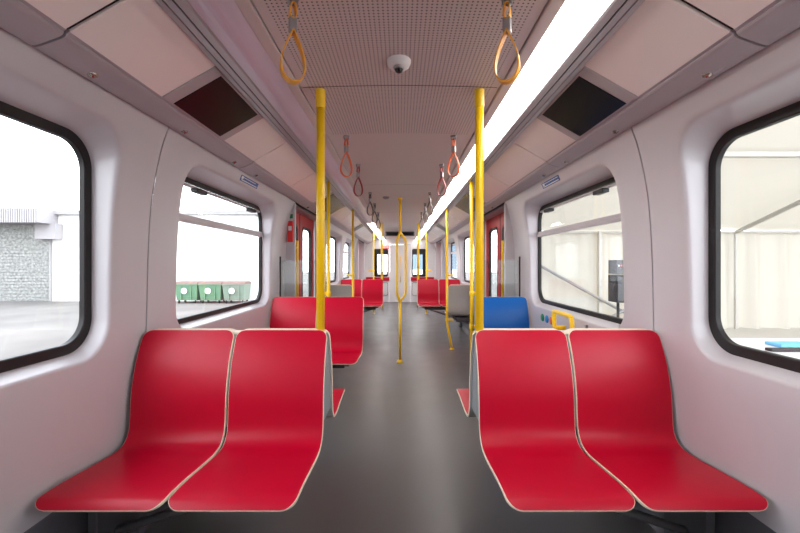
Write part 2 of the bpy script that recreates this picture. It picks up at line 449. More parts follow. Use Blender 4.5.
# ------------------------------------------------------------ ceiling
CZ = 1.36
def ceil_z(x): return CZ + 0.915 - 0.012*(x/.51)**2
JY = [YB, 2.05, 4.60, 7.05, 9.5, 11.9, YE]
mb = MB()
for a, b in zip(JY[:-1], JY[1:]):
    n = 24; xs = [-.508+1.016*k/n for k in range(n+1)]
    a += .003; b -= .003
    v = [(x, a, ceil_z(x)) for x in xs] + [(x, b, ceil_z(x)) for x in xs]
    mb.add(v, [(k, k+1, n+2+k, n+1+k) for k in range(n)], 0, True)
for yy in JY[1:-1]: mb.box(-.508, .508, yy-.006, yy+.006, CZ+.918, CZ+.925, 1)
ceil = mb.build('ceiling', [M['perf'], M['groove']], fix=False); struct(ceil, 'pinkish grey arched aisle ceiling of perforated sheet')

HATCH = [(YB, -.40), (-.40, 1.29), (1.29, 2.93), (2.93, 3.90), (3.90, 4.88), (4.88, 6.2), (6.2, 7.05), (7.05, 8.15), (8.15, 9.83), (9.83, 11.0), (11.0, 12.6), (12.6, YE)]
HA, HB = (.826, CZ+.892), (1.072, CZ+.750)      # hatch plane upper and lower edges
hv = Vector((HB[0]-HA[0], 0, HB[1]-HA[1])); hl = hv.length; hd_ = hv.normalized(); hn = Vector((hd_.z, 0, -hd_.x))  # towards room (down/in)
if hn.z > 0: hn = -hn
def on_hatch(s, t, y, off=0.0):
    p = Vector((HA[0], 0, HA[1])) + hd_*t + hn*off
    return (s*p.x, y, p.z)
def hatch_slab(mb, s, t0, t1, y0, y1, off0, off1, mi=0, bev=.003):
    v = []
    for y, o_ in ((y0, 1), (y1, -1)):
        yi = y + o_*bev
        v += [on_hatch(s, t0, y, off0), on_hatch(s, t1, y, off0), on_hatch(s, t1, y, off1-bev), on_hatch(s, t0, y, off1-bev), on_hatch(s, t0+bev, yi, off1), on_hatch(s, t1-bev, yi, off1)]
    f = [(0,1,2,3),(6,7,8,9),(3,2,5,4),(9,8,11,10),(4,5,11,10),(1,7,8,2),(2,8,11,5),(0,6,9,3),(3,9,10,4),(0,6,7,1)]
    return mb.add(v, f, mi)
for s, side in ((-1, 'left'), (1, 'right')):
    # ceiling margin beside the perforated sheet
    k = MB().prism([(s*.512, CZ+.93), (s*.512, CZ+.897), (s*.518, CZ+.894), (s*.560, CZ+.890), (s*.560, CZ+.93)], 'y', YB, YE)
    k.build('ceiling_margin', M['perf'], ceil)
    # trims outboard of the light strip
    k = MB()
    k.prism([(s*.702, CZ+.93), (s*.702, CZ+.868), (s*.710, CZ+.864), (s*.742, CZ+.866), (s*.742, CZ+.93)], 'y', YB, YE)
    k.prism([(s*.742, CZ+.93), (s*.742, CZ+.876), (s*.756, CZ+.876), (s*.756, CZ+.93)], 'y', YB, YE, 1)
    k.prism([(s*.754, CZ+.93), (s*.754, CZ+.872), (s*.782, CZ+.872), (s*.784, CZ+.882), (s*.788, CZ+.882), (s*.790, CZ+.874), (s*.818, CZ+.880), (s*.822, CZ+.93)], 'y', YB, YE)
    struct(k.build('trim_%d' % (2 if s < 0 else 3), [M['trim'], M['groove']]), 'grooved metal trim beside the %s light strip' % side)
    # cantrail band below the hatches
    k = MB(); cuts = [YB, -.40, 1.29, 2.93, 4.60, 6.45, 9.83, 11.5, YE]
    prof = [(s*1.080, CZ+.775), (s*1.080, CZ+.742), (s*1.084, CZ+.736), (s*1.094, CZ+.730), (s*1.115, CZ+.722), (s*1.16, CZ+.706), (s*1.180, CZ+.702), (s*1.187, CZ+.703), (s*1.191, CZ+.710), (s*1.191, CZ+.724), (s*1.48, CZ+.724), (s*1.48, CZ+.775)]
    for a, b in zip(cuts[:-1], cuts[1:]): k.prism(prof, 'y', a+.005, b-.005)
    k.prism([(s*1.09, CZ+.80), (s*1.09, CZ+.745), (s*1.185, CZ+.722), (s*1.48, CZ+.722), (s*1.48, CZ+.80)], 'y', YB, YE, 1)
    struct(k.build('trim_%d' % (4 if s < 0 else 5), [M['band'], M['groove']]), 'purplish grey rail along the top of the %s wall' % side)
    # hatch backing + hatches
    k = MB(); hatch_slab(k, s, -.01, hl+.02, YB, YE, -.05, -.012); k.build('hatch_backing', M['groove'], ceil)
    for a, b in HATCH:
        k = MB(); hatch_slab(k, s, 0.0, hl, a+.008, b-.008, -.011, 0.0); k.build('hatch_panel', M['panel'], ceil)
        k = MB(); hatch_slab(k, s, hl-.004, hl+.010, a+.006, b-.006, -.011, -.001, bev=.001); k.build('hatch_edge', M['band'], ceil)

# light strips: right one lit all along, left one lit only far down the car
def strip_prof(s):
    pts = []
    for k in range(9):
        t = k/8; x = .561+(.701-.561)*t; z = CZ+.892-.024*t-.018*math.sin(PI*t); pts.append((s*x, z))
    return pts + [(s*.701, CZ+.91), (s*.561, CZ+.91)]
R = thing('light_strip', 'long lit white light strip running along the right of the ceiling', 'light', (0, 0, 0))
MB().prism(strip_prof(1), 'y', YB+.01, YE-.01).build('diffuser', M['lit'], R)
MB().box(.575, .70, YB+.01, YE-.01, CZ+.911, CZ+.93).build('housing', M['trim'], R)
L_ = thing('light_strip', 'unlit mauve light cover running along the left of the ceiling, lit at its far end', 'light', (0, 0, 0))
MB().prism(strip_prof(-1), 'y', YB+.01, 8.50).build('cover', M['cover'], L_)
MB().prism(strip_prof(-1), 'y', 8.51, YE-.01).build('diffuser', M['lit'], L_)
MB().box(-.575, -.70, YB+.01, YE-.01, CZ+.911, CZ+.93).build('housing', M['trim'], L_)

# displays set into the hatches
def display(s, y0, y1, my, label, m, mt0=.016, mt1=.012, name='display_screen'):
    p = on_hatch(s, hl/2, (y0+y1)/2)
    e = thing(name, label, 'screen', p)
    def loc(o): o.location = (-p[0], -p[1], -p[2]); return o
    k = MB(); hatch_slab(k, s, .004, hl-.004, y0, y1, .0005, .006); loc(k.build('bezel', M['bezel'], e))
    k = MB(); hatch_slab(k, s, mt0, hl-mt1, y0+my, y1-my, .0055, .009, bev=.0015); loc(k.build('screen', m, e))
display(-1, 1.795, 2.425, .075, 'black display screen in the sloping ceiling above the left windows', M['screen'])
display(1, 1.795, 2.425, .075, 'black display screen in the sloping ceiling above the right windows', M['screen'])
display(-1, 4.95, 6.10, .05, 'grey reflecting display above the left red doors', M['screen_green'])
display(1, 4.95, 6.10, .05, 'grey reflecting display above the right red doors', M['screen_green'])
display(-1, 8.70, 9.34, .07, 'small far display in the left sloping ceiling beyond the doors', M['screen'])
display(1, 8.70, 9.34, .07, 'small far display in the right sloping ceiling beyond the doors', M['screen'])

# small steel locks in the band
ordn = ['nearest', 'second nearest', 'third nearest', 'fourth nearest', 'fifth nearest', 'sixth nearest']
for s, side in ((-1, 'left'), (1, 'right')):
    for i, y in enumerate((1.50, 2.14, 2.78, 3.20, 5.0, 5.45)):
        k = MB().lathe([(.0, -.012), (.006, -.012), (.008, -.008), (.014, -.007), (.018, -.004), (.019, .004)], (s*1.155, y, CZ+.710), (0, 0, 1), 0, 18)
        tag(k.build('panel_lock', M['steel']), '%s round steel panel lock on the rail above the %s windows' % (ordn[i], side), 'lock', 'steel locks on the %s ceiling rail' % side)

# ------------------------------------------------------------ end wall
YW = YE
PE = lambda a, b, x: (a, x, b)
mb = MB()
for s in (-1, 1):
    a0, a1 = (.372, 1.47) if s > 0 else (-1.47, -.372)
    m0, m1 = (.43, .93) if s > 0 else (-.93, -.43)
    ring_wall(mb, a0, a1, 0.0, 2.42, (m0, m1, .90, 1.90), .06, (m0+.02, m1-.02, .92, 1.88), .05, lambda z: YW, YW+.06, 0, PE)
mb.box(-.372, .372, YW, YW+.04, 2.06, 2.42)
struct(mb.build('wall_back', M['endwall'], fix=True), 'white end wall with two windows and a centre door')
for s, side in ((-1, 'left'), (1, 'right')):
    m0, m1 = (.43, .93) if s > 0 else (-.93, -.43)
    wc += 1; e = sempty('window_%d' % wc)
    g = MB(); ring_frame(g, (m0, m1, .90, 1.90), .05, ((m0+.12, m1-.03, .98, 1.83) if s < 0 else (m0+.03, m1-.12, .98, 1.83)), .04, YW+.01, YW+.05, PE); g.build('gasket', M['gasket'], e)
    MB().box(m0+.03, m1-.02, YW+.005, YW+.03, 1.70, 1.87).build('roller_blind', M['black'], e)
    pn = MB(); ring_pane(pn, (m0+.03, m1-.02, .95, 1.86), .04, YW+.034, YW+.04, PE); pn.build('pane', M['glass'], e)
    k = MB().box(m0-.28 if s < 0 else m0-.05, m1+.05 if s < 0 else m1+.28, YW-.10, YW-.002, .76, .895, 0, .012)
    tag(k.build('padded_rest', M['red']), 'red padded rest across the end wall under the %s end window' % side, 'rest')
    k = MB().box(m0-.02, m1+.02, YW-.05, YW-.002, .22, .72, 0, .02); e2 = tag(k.build('wall_cabinet', M['white']), 'white cabinet on the end wall under the %s red rest' % side, 'cabinet')
    g = MB(); ring_frame(g, (m0+.0, m1-.0, .24, .70), .06, (m0+.012, m1-.012, .252, .688), .05, YW-.054, YW-.048, PE); g.build('seal', M['gasket'], e2)
dc += 1
e = sempty('door_%d' % dc)
MB().box(-.365, .365, YW+.0, YW+.035, .0, 2.05, 0, .006).build('door_leaf', M['white'], e)
MB().tube([(.02, YW-.0, 1.62), (.02, YW-.05, 1.62), (.02, YW-.05, .72), (.02, YW-.0, .72)], .016).build('grab_rail', M['yellow'], e)
rb = MB().box(-1.47, 1.47, YB-.04, YB, -.06, 2.42); struct(rb.build('wall_front', M['endwall']), 'plain wall closing the car behind the viewer')

k = thing('destination_display', 'dark unlit message display hanging across the aisle ceiling far down the car', 'sign', (0, 11.0, CZ+.80))
MB().box(-.40, .40, -.05, .05, -.03, .09, 0, .008).build('housing', M['frame'], k)
MB().box(-.36, .36, -.054, -.048, -.015, .065, 0, .002).build('screen', M['screen'], k)
k = thing('lit_sign', 'small red lit sign high on the end wall above the left end window', 'sign', (-.50, YW-.03, 1.96))
MB().box(-.13, .13, -.0, .03, -.045, .045, 0, .005).build('housing', M['bright_red'], k)
b = MB()
for i, x in enumerate((-.09, -.045, 0, .045, .09)): b.box(x-.016, x+.016, -.003, .0, -.025, .028)
b.build('lettering', M['sign_lit'], k)

# ------------------------------------------------------------ seats
PR = [(1.405, .494), (1.420, .509), (1.450, .518), (1.55, .517), (1.70, .505), (1.82, .498), (1.885, .512), (1.919, .554), (1.930, .62), (1.938, .73), (1.965, .85), (2.005, .95), (2.045, 1.022)]
YSEAT = 2.07
def catmull(P_, n=6):
    out = []
    for i in range(len(P_)-1):
        p0 = P_[max(i-1,0)]; p1 = P_[i]; p2 = P_[i+1]; p3 = P_[min(i+2, len(P_)-1)]
        for k in range(n):
            t = k/n
            out.append(tuple(.5*((2*p1[j]) + (-p0[j]+p2[j])*t + (2*p0[j]-5*p1[j]+4*p2[j]-p3[j])*t*t + (-p0[j]+3*p1[j]-3*p2[j]+p3[j])*t**3) for j in range(len(p1))))
    out.append(P_[-1]); return out
_prof = [(y-YSEAT, z) for y, z in catmull(PR, 6)]
def resample(pr):
    d = [0]
    for a, b in zip(pr[:-1], pr[1:]): d.append(d[-1]+math.hypot(b[0]-a[0], b[1]-a[1]))
    T = d[-1]
    ss = [0, .002, .005, .010, .017, .026, .037, .05]; n = 44
    ss = ss + [.05+(T-.10)*k/n for k in range(1, n)] + [T-x for x in reversed(ss)]
    out = []
    for q in ss:
        i = max([k for k in range(len(d)-1) if d[k] <= q+1e-12]); t = (q-d[i])/(d[i+1]-d[i])
        out.append((pr[i][0]+(pr[i+1][0]-pr[i][0])*t, pr[i][1]+(pr[i+1][1]-pr[i][1])*t, q))
    return out, T
PROF, PT = resample(_prof)
def half_w(q, W):
    z = None
    base = W*(1 - .004*math.exp(-((q-.47)/.09)**2))
    rf, rt = .050, .042
    if q < rf: base -= rf - math.sqrt(max(0, rf*rf-(rf-q)**2))
    if q > PT-rt: base -= rt - math.sqrt(max(0, rt*rt-(q-PT+rt)**2))
    return base
def shell_mesh(mb, W, th=.015):
    n = len(PROF); nx = 8; F = []; B = []; TT = []
    for i, (y, z, q) in enumerate(PROF):
        a = PROF[max(i-1,0)]; b = PROF[min(i+1,n-1)]; t = Vector((0, b[0]-a[0], b[1]-a[1])).normalized()
        nr = Vector((0, -t.z, t.y))      # points to the sitter's side (up / towards front)
        w = half_w(q, W)
        for j in range(nx+1):
            x = -w+2*w*j/nx; TT.append((x, q, t)); F.append(Vector((x, y, z))); B.append(Vector((x, y, z))-nr*th)
    quads = [(i*(nx+1)+j, i*(nx+1)+j+1, (i+1)*(nx+1)+j+1, (i+1)*(nx+1)+j) for i in range(n-1) for j in range(nx)]
    mb.add(F, quads, 0, True); mb.add(B, [q[::-1] for q in quads], 1, True)
    loop = [i*(nx+1) for i in range(n)] + [(n-1)*(nx+1)+j for j in range(1, nx+1)] + [i*(nx+1)+nx for i in range(n-2, -1, -1)] + [j for j in range(nx-1, 0, -1)]
    m = len(loop)
    # slightly rounded wooden edge
    v = []; e1 = .0026
    outw = []
    for k, i in enumerate(loop):
        a = TT[loop[k-1]]; b = TT[loop[(k+1)%m]]; dx, dq = b[0]-a[0], b[1]-a[1]; l = math.hypot(dx, dq) or 1
        nx_, nq = -dq/l, dx/l
        if nx_*TT[i][0] + nq*(TT[i][1]-PT/2) < 0: nx_, nq = -nx_, -nq
        outw.append(Vector((nx_, 0, 0)) + TT[i][2]*nq)
    for k, i in enumerate(loop): v.append(F[i])
    for k, i in enumerate(loop): v.append(F[i] + (B[i]-F[i])*.12 + outw[k]*e1)
    for k, i in enumerate(loop): v.append(F[i] + (B[i]-F[i])*.85 + outw[k]*e1)
    for k, i in enumerate(loop): v.append(B[i])
    for j in range(3): mb.add([v[j*m+k] for k in range(m)] + [v[(j+1)*m+k] for k in range(m)], [(k, (k+1)%m, m+(k+1)%m, m+k) for k in range(m)], 2, True)
    return mb
W_ = .2285
def seat_unit(name, label, cat, xs, m, x0, x1, filler=False, rail=True, group=None):
    """seat unit standing against the right-hand wall (x grows to the wall) facing -Y, origin at floor under the back"""
    e = thing(name, label, cat, group=group)
    for x in xs:
        o = shell_mesh(MB(), W_).build('seat_shell', [m, M['shell_grey'], M['wood']], e, fix=False); o.location = (x, 0, 0)
    fr = MB()
    fr.box(x0+.14, x1+.02, -.43, -.36, .395, .462, 0, .006)
    fr.box(x0+.14, x1+.02, -.22, -.15, .395, .462, 0, .006)
    for x in xs:
        for q in (-.13, .13): fr.box(x+q-.02, x+q+.02, -.60, -.14, .455, .484, 0, .004)
    fr.build('support_frame', M['frame'], e)
    MB().box(x1-.06, x1-.02, -.42, -.15, .02, .40, 0, .005).build('wall_bracket', M['frame'], e)
    MB().tube([(x0+.16, -.30, .42), (x0+.40, -.30, .34), (x1+.0, -.30, .16)], .019).build('strut', M['greymetal'], e)
    if filler:
        k = MB(); back = [(y, z) for y, z, q in PROF if z > .505 and q > .40]
        poly = [(y+.0145, z-.002) for y, z in back if .57 < z < 1.0]
        poly = poly + [(-.002, 1.002), (-.002, .57), (poly[0][0], .57)]
        # left half of the wedge only: the pair behind carries the other half
        k.prism(poly, 'x', x0+.012, x1-.012); k.build('side_panel', M['filler'], e)
        MB().box(x0+.01, x1-.01, -.022, -.001, 1.0, 1.014, 0, .003).build('top_cap', M['wood'], e)
    return e
IN, OUT = .378, 1.316
CX = [.607, 1.080]
def place(o, side, Y, face_away=False):
    # left side = mirrored position by turning the unit round: facing +Y on the left; so build mirrored variants instead
    o.location = (0, Y, 0)
def mirror_mesh_tree(e, rot=False):
    """give the unit mirrored mesh copies (x -> -x), optionally y -> -y too"""
    pass
def make_unit(side, away, **kw):
    e = seat_unit(**kw)
    sx = -1 if side == 'left' else 1; sy = -1 if away else 1
    if sx == 1 and sy == 1: return e
    for ch in [x for x in bpy.data.objects if x.parent == e]:
        me = ch.data
        for v in me.vertices: v.co.x *= sx; v.co.y *= sy
        if sx*sy < 0: me.flip_normals()
        me.update()
        ch.location = (ch.location.x*sx, ch.location.y*sy, 0)
    return e
ds = 'double_seat'
U = []
def unit(side, away, Y, label, xs=CX, m='red', x0=IN, x1=OUT, filler=False, name=ds, group=None):
    e = make_unit(side, away, name=name, label=label, cat='seat', xs=xs, m=M[m], x0=x0, x1=x1, filler=filler, group=group)
    e.location = (.006, Y, 0); return e
unit('left', False, YSEAT, 'large red double seat in the left foreground facing the viewer', filler=True)
unit('right', False, YSEAT, 'large red double seat in the right foreground facing the viewer', filler=True)
unit('left', True, YSEAT+.002, 'red double seat facing away, its edge showing behind the left foreground seat', filler=True)
unit('right', True, YSEAT+.002, 'red double seat facing away, its edge showing behind the right foreground seat', filler=True)
unit('left', False, 4.13, 'red double seat facing the viewer beyond the left foreground seat, before the left doors')
unit('right', False, 4.13, 'single blue priority seat beside the right window before the doors', xs=[1.060], m='blue', x0=.83, x1=1.29, name='single_seat')
unit('left', True, 6.50, 'single grey-backed seat facing away beyond the left doors', xs=[1.02], m='red', x0=.79, x1=1.25, name='single_seat', filler=False)
unit('right', True, 6.50, 'single grey-backed seat facing away beyond the right doors', xs=[1.02], m='red', x0=.79, x1=1.25, name='single_seat', filler=False)
unit('left', False, 8.85, 'far red double seat facing the viewer on the left, beyond the grey-backed seat', filler=True)
unit('right', False, 8.85, 'far red double seat facing the viewer on the right, beyond the grey-backed seat', filler=True)

# ------------------------------------------------------------ poles
def pole(x, y, z0, z1, r, label, collar=True, foot=False, bracket=None, kick=None, group=None):
    e = thing('grab_pole', label, 'pole', (x, y, z0), group=group)
    pts = [(0, 0, 0), (0, 0, z1-z0)]
    if kick: pts = [(kick, -.03, 0), (kick*.75, -.02, .12), (kick*.12, -.004, .36), (0, 0, .46), (0, 0, z1-z0)]
    MB().tube(pts, r, seg=20).build('tube', M['yellow'], e)
    if collar: MB().lathe([(r, -.095), (r*1.10, -.092), (r*1.16, -.085), (r*1.16, -.002), (r*1.2, 0)], (0, 0, z1-z0), mi=0).build('collar', M['yellow'], e)
    if foot: MB().lathe([(r, .03), (r*1.3, .022), (r*2.0, .008), (r*2.1, 0.0)], ((kick or 0), -.03 if kick else 0, 0.0)).build('foot_flange', M['yellow'], e)
    if bracket:
        for bz in bracket[1:]:
            br = MB().tube([(0, 0, bz-z0), (bracket[0], 0, bz-z0)], .015).build('bracket', M['yellow'], e)
            MB().lathe([(r*1.2, -.025), (r*1.35, -.02), (r*1.35, .02), (r*1.2, .025)], (0, 0, bz-z0)).build('clamp', M['yellow'], br)
    return e
for s, side in ((-1, 'left'), (1, 'right')):
    zt = ceil_z(.41)-.001
    pole(s*.414, YSEAT+.015, 1.003, zt, .0215, 'thick yellow pole rising from the %s foreground seat to the ceiling' % side)
    pole(s*.755, 4.22, .0, CZ+.868, .0185, 'yellow pole beside the %s aisle edge just before the red doors' % side, collar=False, foot=True, bracket=(s*.10, .70, 1.05))
    pole(s*.752, 6.40, .0, CZ+.868, .0185, 'yellow pole with kinked foot beside the %s grey-backed seat' % side, collar=False, foot=True, kick=s*.075, bracket=(s*.10, .47, 1.18))
    pole(s*.405, 8.87, 1.003, zt, .0215, 'thin-looking far yellow pole rising from the far %s red seat' % side, collar=False)
    pole(s*.722, 10.95, .0, CZ+.868, .0185, 'farthest yellow pole by the %s wall near the end of the car' % side, collar=False, foot=True, bracket=(s*-.0+s*.14, 1.18))
# centre pole with three-way split
e = thing('split_grab_pole', 'yellow centre-aisle pole splitting into three strands at mid height', 'pole', (0, 5.55, 0))
MB().tube([(0,0,0), (0,0,.84)], .018, seg=18).build('lower_tube', M['yellow'], e)
MB().tube([(0,0,1.80), (0,0,ceil_z(0)-.001)], .018, seg=18).build('upper_tube', M['yellow'], e)
for a in (0, 2*PI/3, 4*PI/3):
    ca, sa = math.cos(a)*.078, math.sin(a)*.078
    pts = [(0,0,.82), (ca*.12, sa*.12, .85), (ca*.85, sa*.85, .93), (ca, sa, .97), (ca, sa, 1.67), (ca*.85, sa*.85, 1.71), (ca*.12, sa*.12, 1.79), (0,0,1.82)]
    MB().tube(pts, .0165, seg=14).build('strand', M['yellow'], e)
MB().lathe([(.018, .035), (.028, .028), (.045, .010), (.047, 0)], (0,0,0)).build('foot_flange', M['yellow'], e)
MB().lathe([(.018, -.03), (.03, -.02), (.034, 0)], (0,0,ceil_z(0)-.001)).build('ceiling_flange', M['yellow'], e)

# door-side grab rails (vertical, bracketed to the jambs)
for s, side in ((-1, 'left'), (1, 'right')):
    for yy, nm in ((4.72, 'near'), (6.34, 'far')):
        x = 1.212
        e = thing('door_grab_rail', 'yellow vertical grab rail at the %s edge of the %s red doors' % (nm, side), 'grab rail', (s*x, yy, .85))
        MB().tube([(0,0,0), (0,0,.77), (0, 0, .785)], .0155).build('tube', M['yellow'], e)
        dy = -.12 if nm == 'near' else .10
        for z in (.03, .70): MB().tube([(0,0,z), (s*.06, dy, z)], .011).build('bracket', M['yellow'], e)

# glass draught screens before the doors
for s, side in ((-1, 'left'), (1, 'right')):
    e = thing('draught_screen', 'clear glass draught screen between the %s wall and the aisle pole' % side, 'screen', (s*1.03, 4.27, .5))
    MB().box(-.235, .245, -.004, .004, 0, .90).build('pane', M['tint_glass'], e)
    xx = s*.247
    MB().box(xx-.006, xx+.006, -.012, .012, 0, .94, 0, .002).build('edge_seal', M['gasket'], e)
    MB().box(-.25, .25, -.012, .012, -.02, .004, 0, .002).build('bottom_rail', M['trim'], e)

# ------------------------------------------------------------ hanging straps
def ribbon(mb, pts, w, th, mi=0):
    # closed ribbon in the XZ plane, width along Y
    n = len(pts); v = []
    for i, p in enumerate(pts):
        a = pts[i-1]; b = pts[(i+1)%n]; t = Vector((b[0]-a[0], 0, b[1]-a[1])).normalized(); nr = Vector((t.z, 0, -t.x))
        for (o_, y) in ((-th/2, -w/2), (th/2, -w/2), (th/2, w/2), (-th/2, w/2)):
            v.append((p[0]+nr.x*o_, y, p[1]+nr.z*o_))
    f = [(i*4+k, i*4+(k+1)%4, ((i+1)%n)*4+(k+1)%4, ((i+1)%n)*4+k) for i in range(n) for k in range(4)]
    mb.add(v, f, mi, False)
def strap(m, label, loc, group, tw=.30, sc=1.0):
    e = thing('hanging_strap', label, 'strap', loc, tw, group)
    b = MB().box(-.020, .020, -.016, .016, -.014, 0, 0, .004); b.tube([(-.014, 0, -.026), (.014, 0, -.026)], .006)
    b.box(-.017, -.012, -.008, .008, -.03, -.01); b.box(.012, .017, -.008, .008, -.03, -.01); b.build('ceiling_mount', M['greymetal'], e)
    k = MB()
    up = [(.010*math.sin(2*PI*t/16)*(1.2 if 4 < t < 12 else 1), -.052+.028*math.cos(2*PI*t/16)) for t in range(16)]
    ribbon(k, up, .030, .0035)
    low = []
    N = 40
    for i in range(N):
        t = 2*PI*i/N           # teardrop: 0 at the top
        u = (1-math.cos(t))/2
        low.append((.0475*math.sin(t)*(math.sin(t/2)**1.15)*1.12, -.115-.176*u))
    ribbon(k, low, .030, .0042)
    k.build('loop', m, e)
    MB().box(-.014, .014, -.014, .014, -.122, -.073, 0, .005).build('clamp', M['greymetal'], e)
    return e
ST = [(1.36, 'strap_yellow', 'amber yellow', 'nearest'), (2.83, 'strap_orange', 'orange', 'second'), (3.64, 'strap_red', 'dark red', 'third'),
      (5.08, 'strap_grey', 'dark grey', 'fourth'), (6.0, 'strap_grey', 'dark grey', 'fifth'), (7.0, 'strap_grey', 'dark grey', 'sixth')]
for y, m, cn, o_ in ST:
    for s, side in ((-1, 'left'), (1, 'right')):
        strap(M[m], '%s looped hanging strap, %s from the viewer on the %s of the ceiling' % (cn, o_, side), (s*.364 if y < 2 else s*.380, y, ceil_z(.37)), 'hanging straps', tw=(.45 if s < 0 else -.45))

# dome camera and small ceiling sensor
e = thing('dome_camera', 'white dome security camera on the perforated ceiling', 'camera', (-.005, 1.80, ceil_z(0)))
MB().lathe([(0, -.038), (.022, -.038), (.036, -.034), (.048, -.025), (.053, -.012), (.054, 0)], (0,0,0), seg=32).build('body', M['white'], e)
MB().lathe([(0, -.062), (.010, -.060), (.017, -.053), (.020, -.044), (.020, -.030)], (0,-.012,0), seg=24).build('lens', M['lens'], e)
MB().lathe([(.019, -.046), (.024, -.044), (.026, -.034)], (0,-.012,0), seg=24).build('lens_ring', M['greymetal'], e)
e = thing('ceiling_sensor', 'small grey round sensor on the ceiling left of the centre pole', 'sensor', (-.19, 5.45, ceil_z(.19)))
MB().lathe([(0, -.03), (.03, -.028), (.045, -.012), (.05, 0)], (0,0,0)).build('body', M['greymetal'], e)

# wall details -------------------------------------------------------
for s, side in ((-1, 'left'), (1, 'right')):
    e = thing('wall_sticker', 'blue and white notice sticker above the %s opening window' % side, 'sticker', (0, 0, 0))
    y0, y1 = 3.06, 3.42; z0, z1 = 2.002, 2.044
    def pt(y, z, off): return (s*(XW(z)-off), y, z)
    def patch(ya, yb, za, zb, off, m, nm, par):
        k = MB(); n = 4; v = []
        for i in range(n+1):
            z = za+(zb-za)*i/n; v += [pt(ya, z, off), pt(yb, z, off)]
        v2 = []
        for i in range(n+1):
            z = za+(zb-za)*i/n; v2 += [pt(ya, z, -.0005), pt(yb, z, -.0005)]
        k.add(v+v2, [(2*i, 2*i+1, 2*i+3, 2*i+2) for i in range(n)] + [(0,1,2*n+3,2*n+2), (2*n,2*n+1,4*n+3,4*n+2)] + [(2*i,2*i+2,2*n+4+2*i,2*n+2+2*i) for i in range(n)] + [(2*i+1,2*i+3,2*n+5+2*i,2*n+3+2*i) for i in range(n)])
        return k.build(nm, m, par)
    patch(y0, y1, z0, z1, .003, M['sign_blue'], 'backing', e)
    a, b = (y0+.01, y0+.13) if s < 0 else (y1-.13, y1-.01)
    patch(y0+.02, y1-.02, z0+.006, z0+.012, .0042, M['sign_white'], 'print', e)
    patch(y0+.02, y0+.30, z0+.028, z0+.032, .0042, M['sign_white'], 'print', e)
    patch(y1-.055 if s > 0 else y0+.01, y1-.02 if s > 0 else y0+.045, z0+.016, z0+.036, .0042, M['sign_white'], 'print', e)
# buttons on the right wall below the window
e = None
for y, m, cn in ((3.71, 'green_btn', 'green'), (3.60, 'blue_btn', 'blue'), (3.50, 'orange_btn', 'orange')):
    z = .865; x = XW(z)
    k = thing('call_button', 'round %s button on the right wall under the opening window' % cn, 'button', (x, y, z))
    MB().lathe([(0, -.012), (.026, -.012), (.033, -.008), (.036, 0), (.036, .004)], (0,0,0), (1,0,0), seg=28).build('cap', M[m], k)
e = thing('wall_grab_bar', 'yellow looped handle on the right wall below the opening window', 'handle', (1.30, 3.04, .86))
hp = [(.012, .13, -.005), (-.055, .15, -.005), (-.065, .16, .015), (-.065, .165, .10), (-.065, .145, .12), (-.065, -.12, .12), (-.065, -.155, .105), (-.065, -.17, .07), (-.065, -.175, -.06), (-.055, -.17, -.075), (.018, -.17, -.078)]
MB().tube([Vector(p) for p in catmull([tuple(p) for p in hp], 4)], .0165).build('bar', M['yellow'], e)
for y in (.02, -.22): MB().box(.004, .022, y-.009, y+.009, .0, .07, 0, .003).build('slot_plate', M['greymetal'], e)
# red emergency unit + green sign on the left jamb
e = thing('emergency_unit', 'small red emergency unit on the left door jamb', 'alarm', (-1.248, 4.535, 1.61))
MB().box(-.032, .032, -.0, .032, 0, .24, 0, .006).build('housing', M['bright_red'], e)
MB().box(-.018, .018, -.003, .0005, .13, .18).build('window', M['sign_white'], e)
k = MB().box(-1.275, -1.222, 4.558, 4.566, 1.88, 1.93, 0, .002); tag(k.build('small_sign', M['green_btn']), 'tiny green sign above the red emergency unit', 'sign')
# yellow brace at the far ceiling
for s, side in ((-1, 'left'), (1, 'right')):
    k = MB().tube([(s*.71, 12.3, CZ+.85), (s*.56, 12.3, CZ+.66), (s*.54, 12.3, CZ+.60), (s*.54, 12.3, .80), (s*.54, 12.3, .0)], .018)
    tag(k.build('bent_grab_pole', M['yellow']), 'bent yellow pole near the end wall on the %s, sloping to the light strip' % side, 'pole')

# ------------------------------------------------------------ outside, left: yard
GZ = -1.05
k = MB().add([(-80,-40,GZ),(90,-40,GZ),(90,120,GZ),(-80,120,GZ)], [(0,1,2,3)]); struct(k.build('ground', M['asphalt'], fix=False), 'pale paved yard outside')
e = thing('warehouse', 'pale warehouse with grey shutter and corrugated canopy across the yard on the left', 'building', (-20, 26.0, GZ))
MB().box(-30, 10.5, 0, 8, 0, 5.6).build('wall', M['facade'], e)
MB().box(-30, 10.8, -.3, 8.2, 5.6, 5.85).build('roof_edge', M['roof_dark'], e)
k = MB().box(-12, -2.75, -.12, -.01, 0, 4.95)
for i in range(24): k.box(-12, -2.75, -.17, -.1, .1+i*.2, .13+i*.2)
k.build('shutter', M['shutter'], e)
k = MB()
for i in range(70):
    x = -12+i*.14; k.box(x, x+.09, -1.6, -.05, 4.95, 5.85)
k.box(-12, -2.2, -1.55, -.02, 4.97, 5.8); k.build('canopy', M['canopy'], e)
MB().box(-3.2, -1.9, -.6, -.02, 4.0, 5.0).build('canopy_end', M['canopy'], e)
MB().box(-2.72, -2.60, -.14, -.01, 0, 4.0).build('downpipe', M['roof_dark'], e)
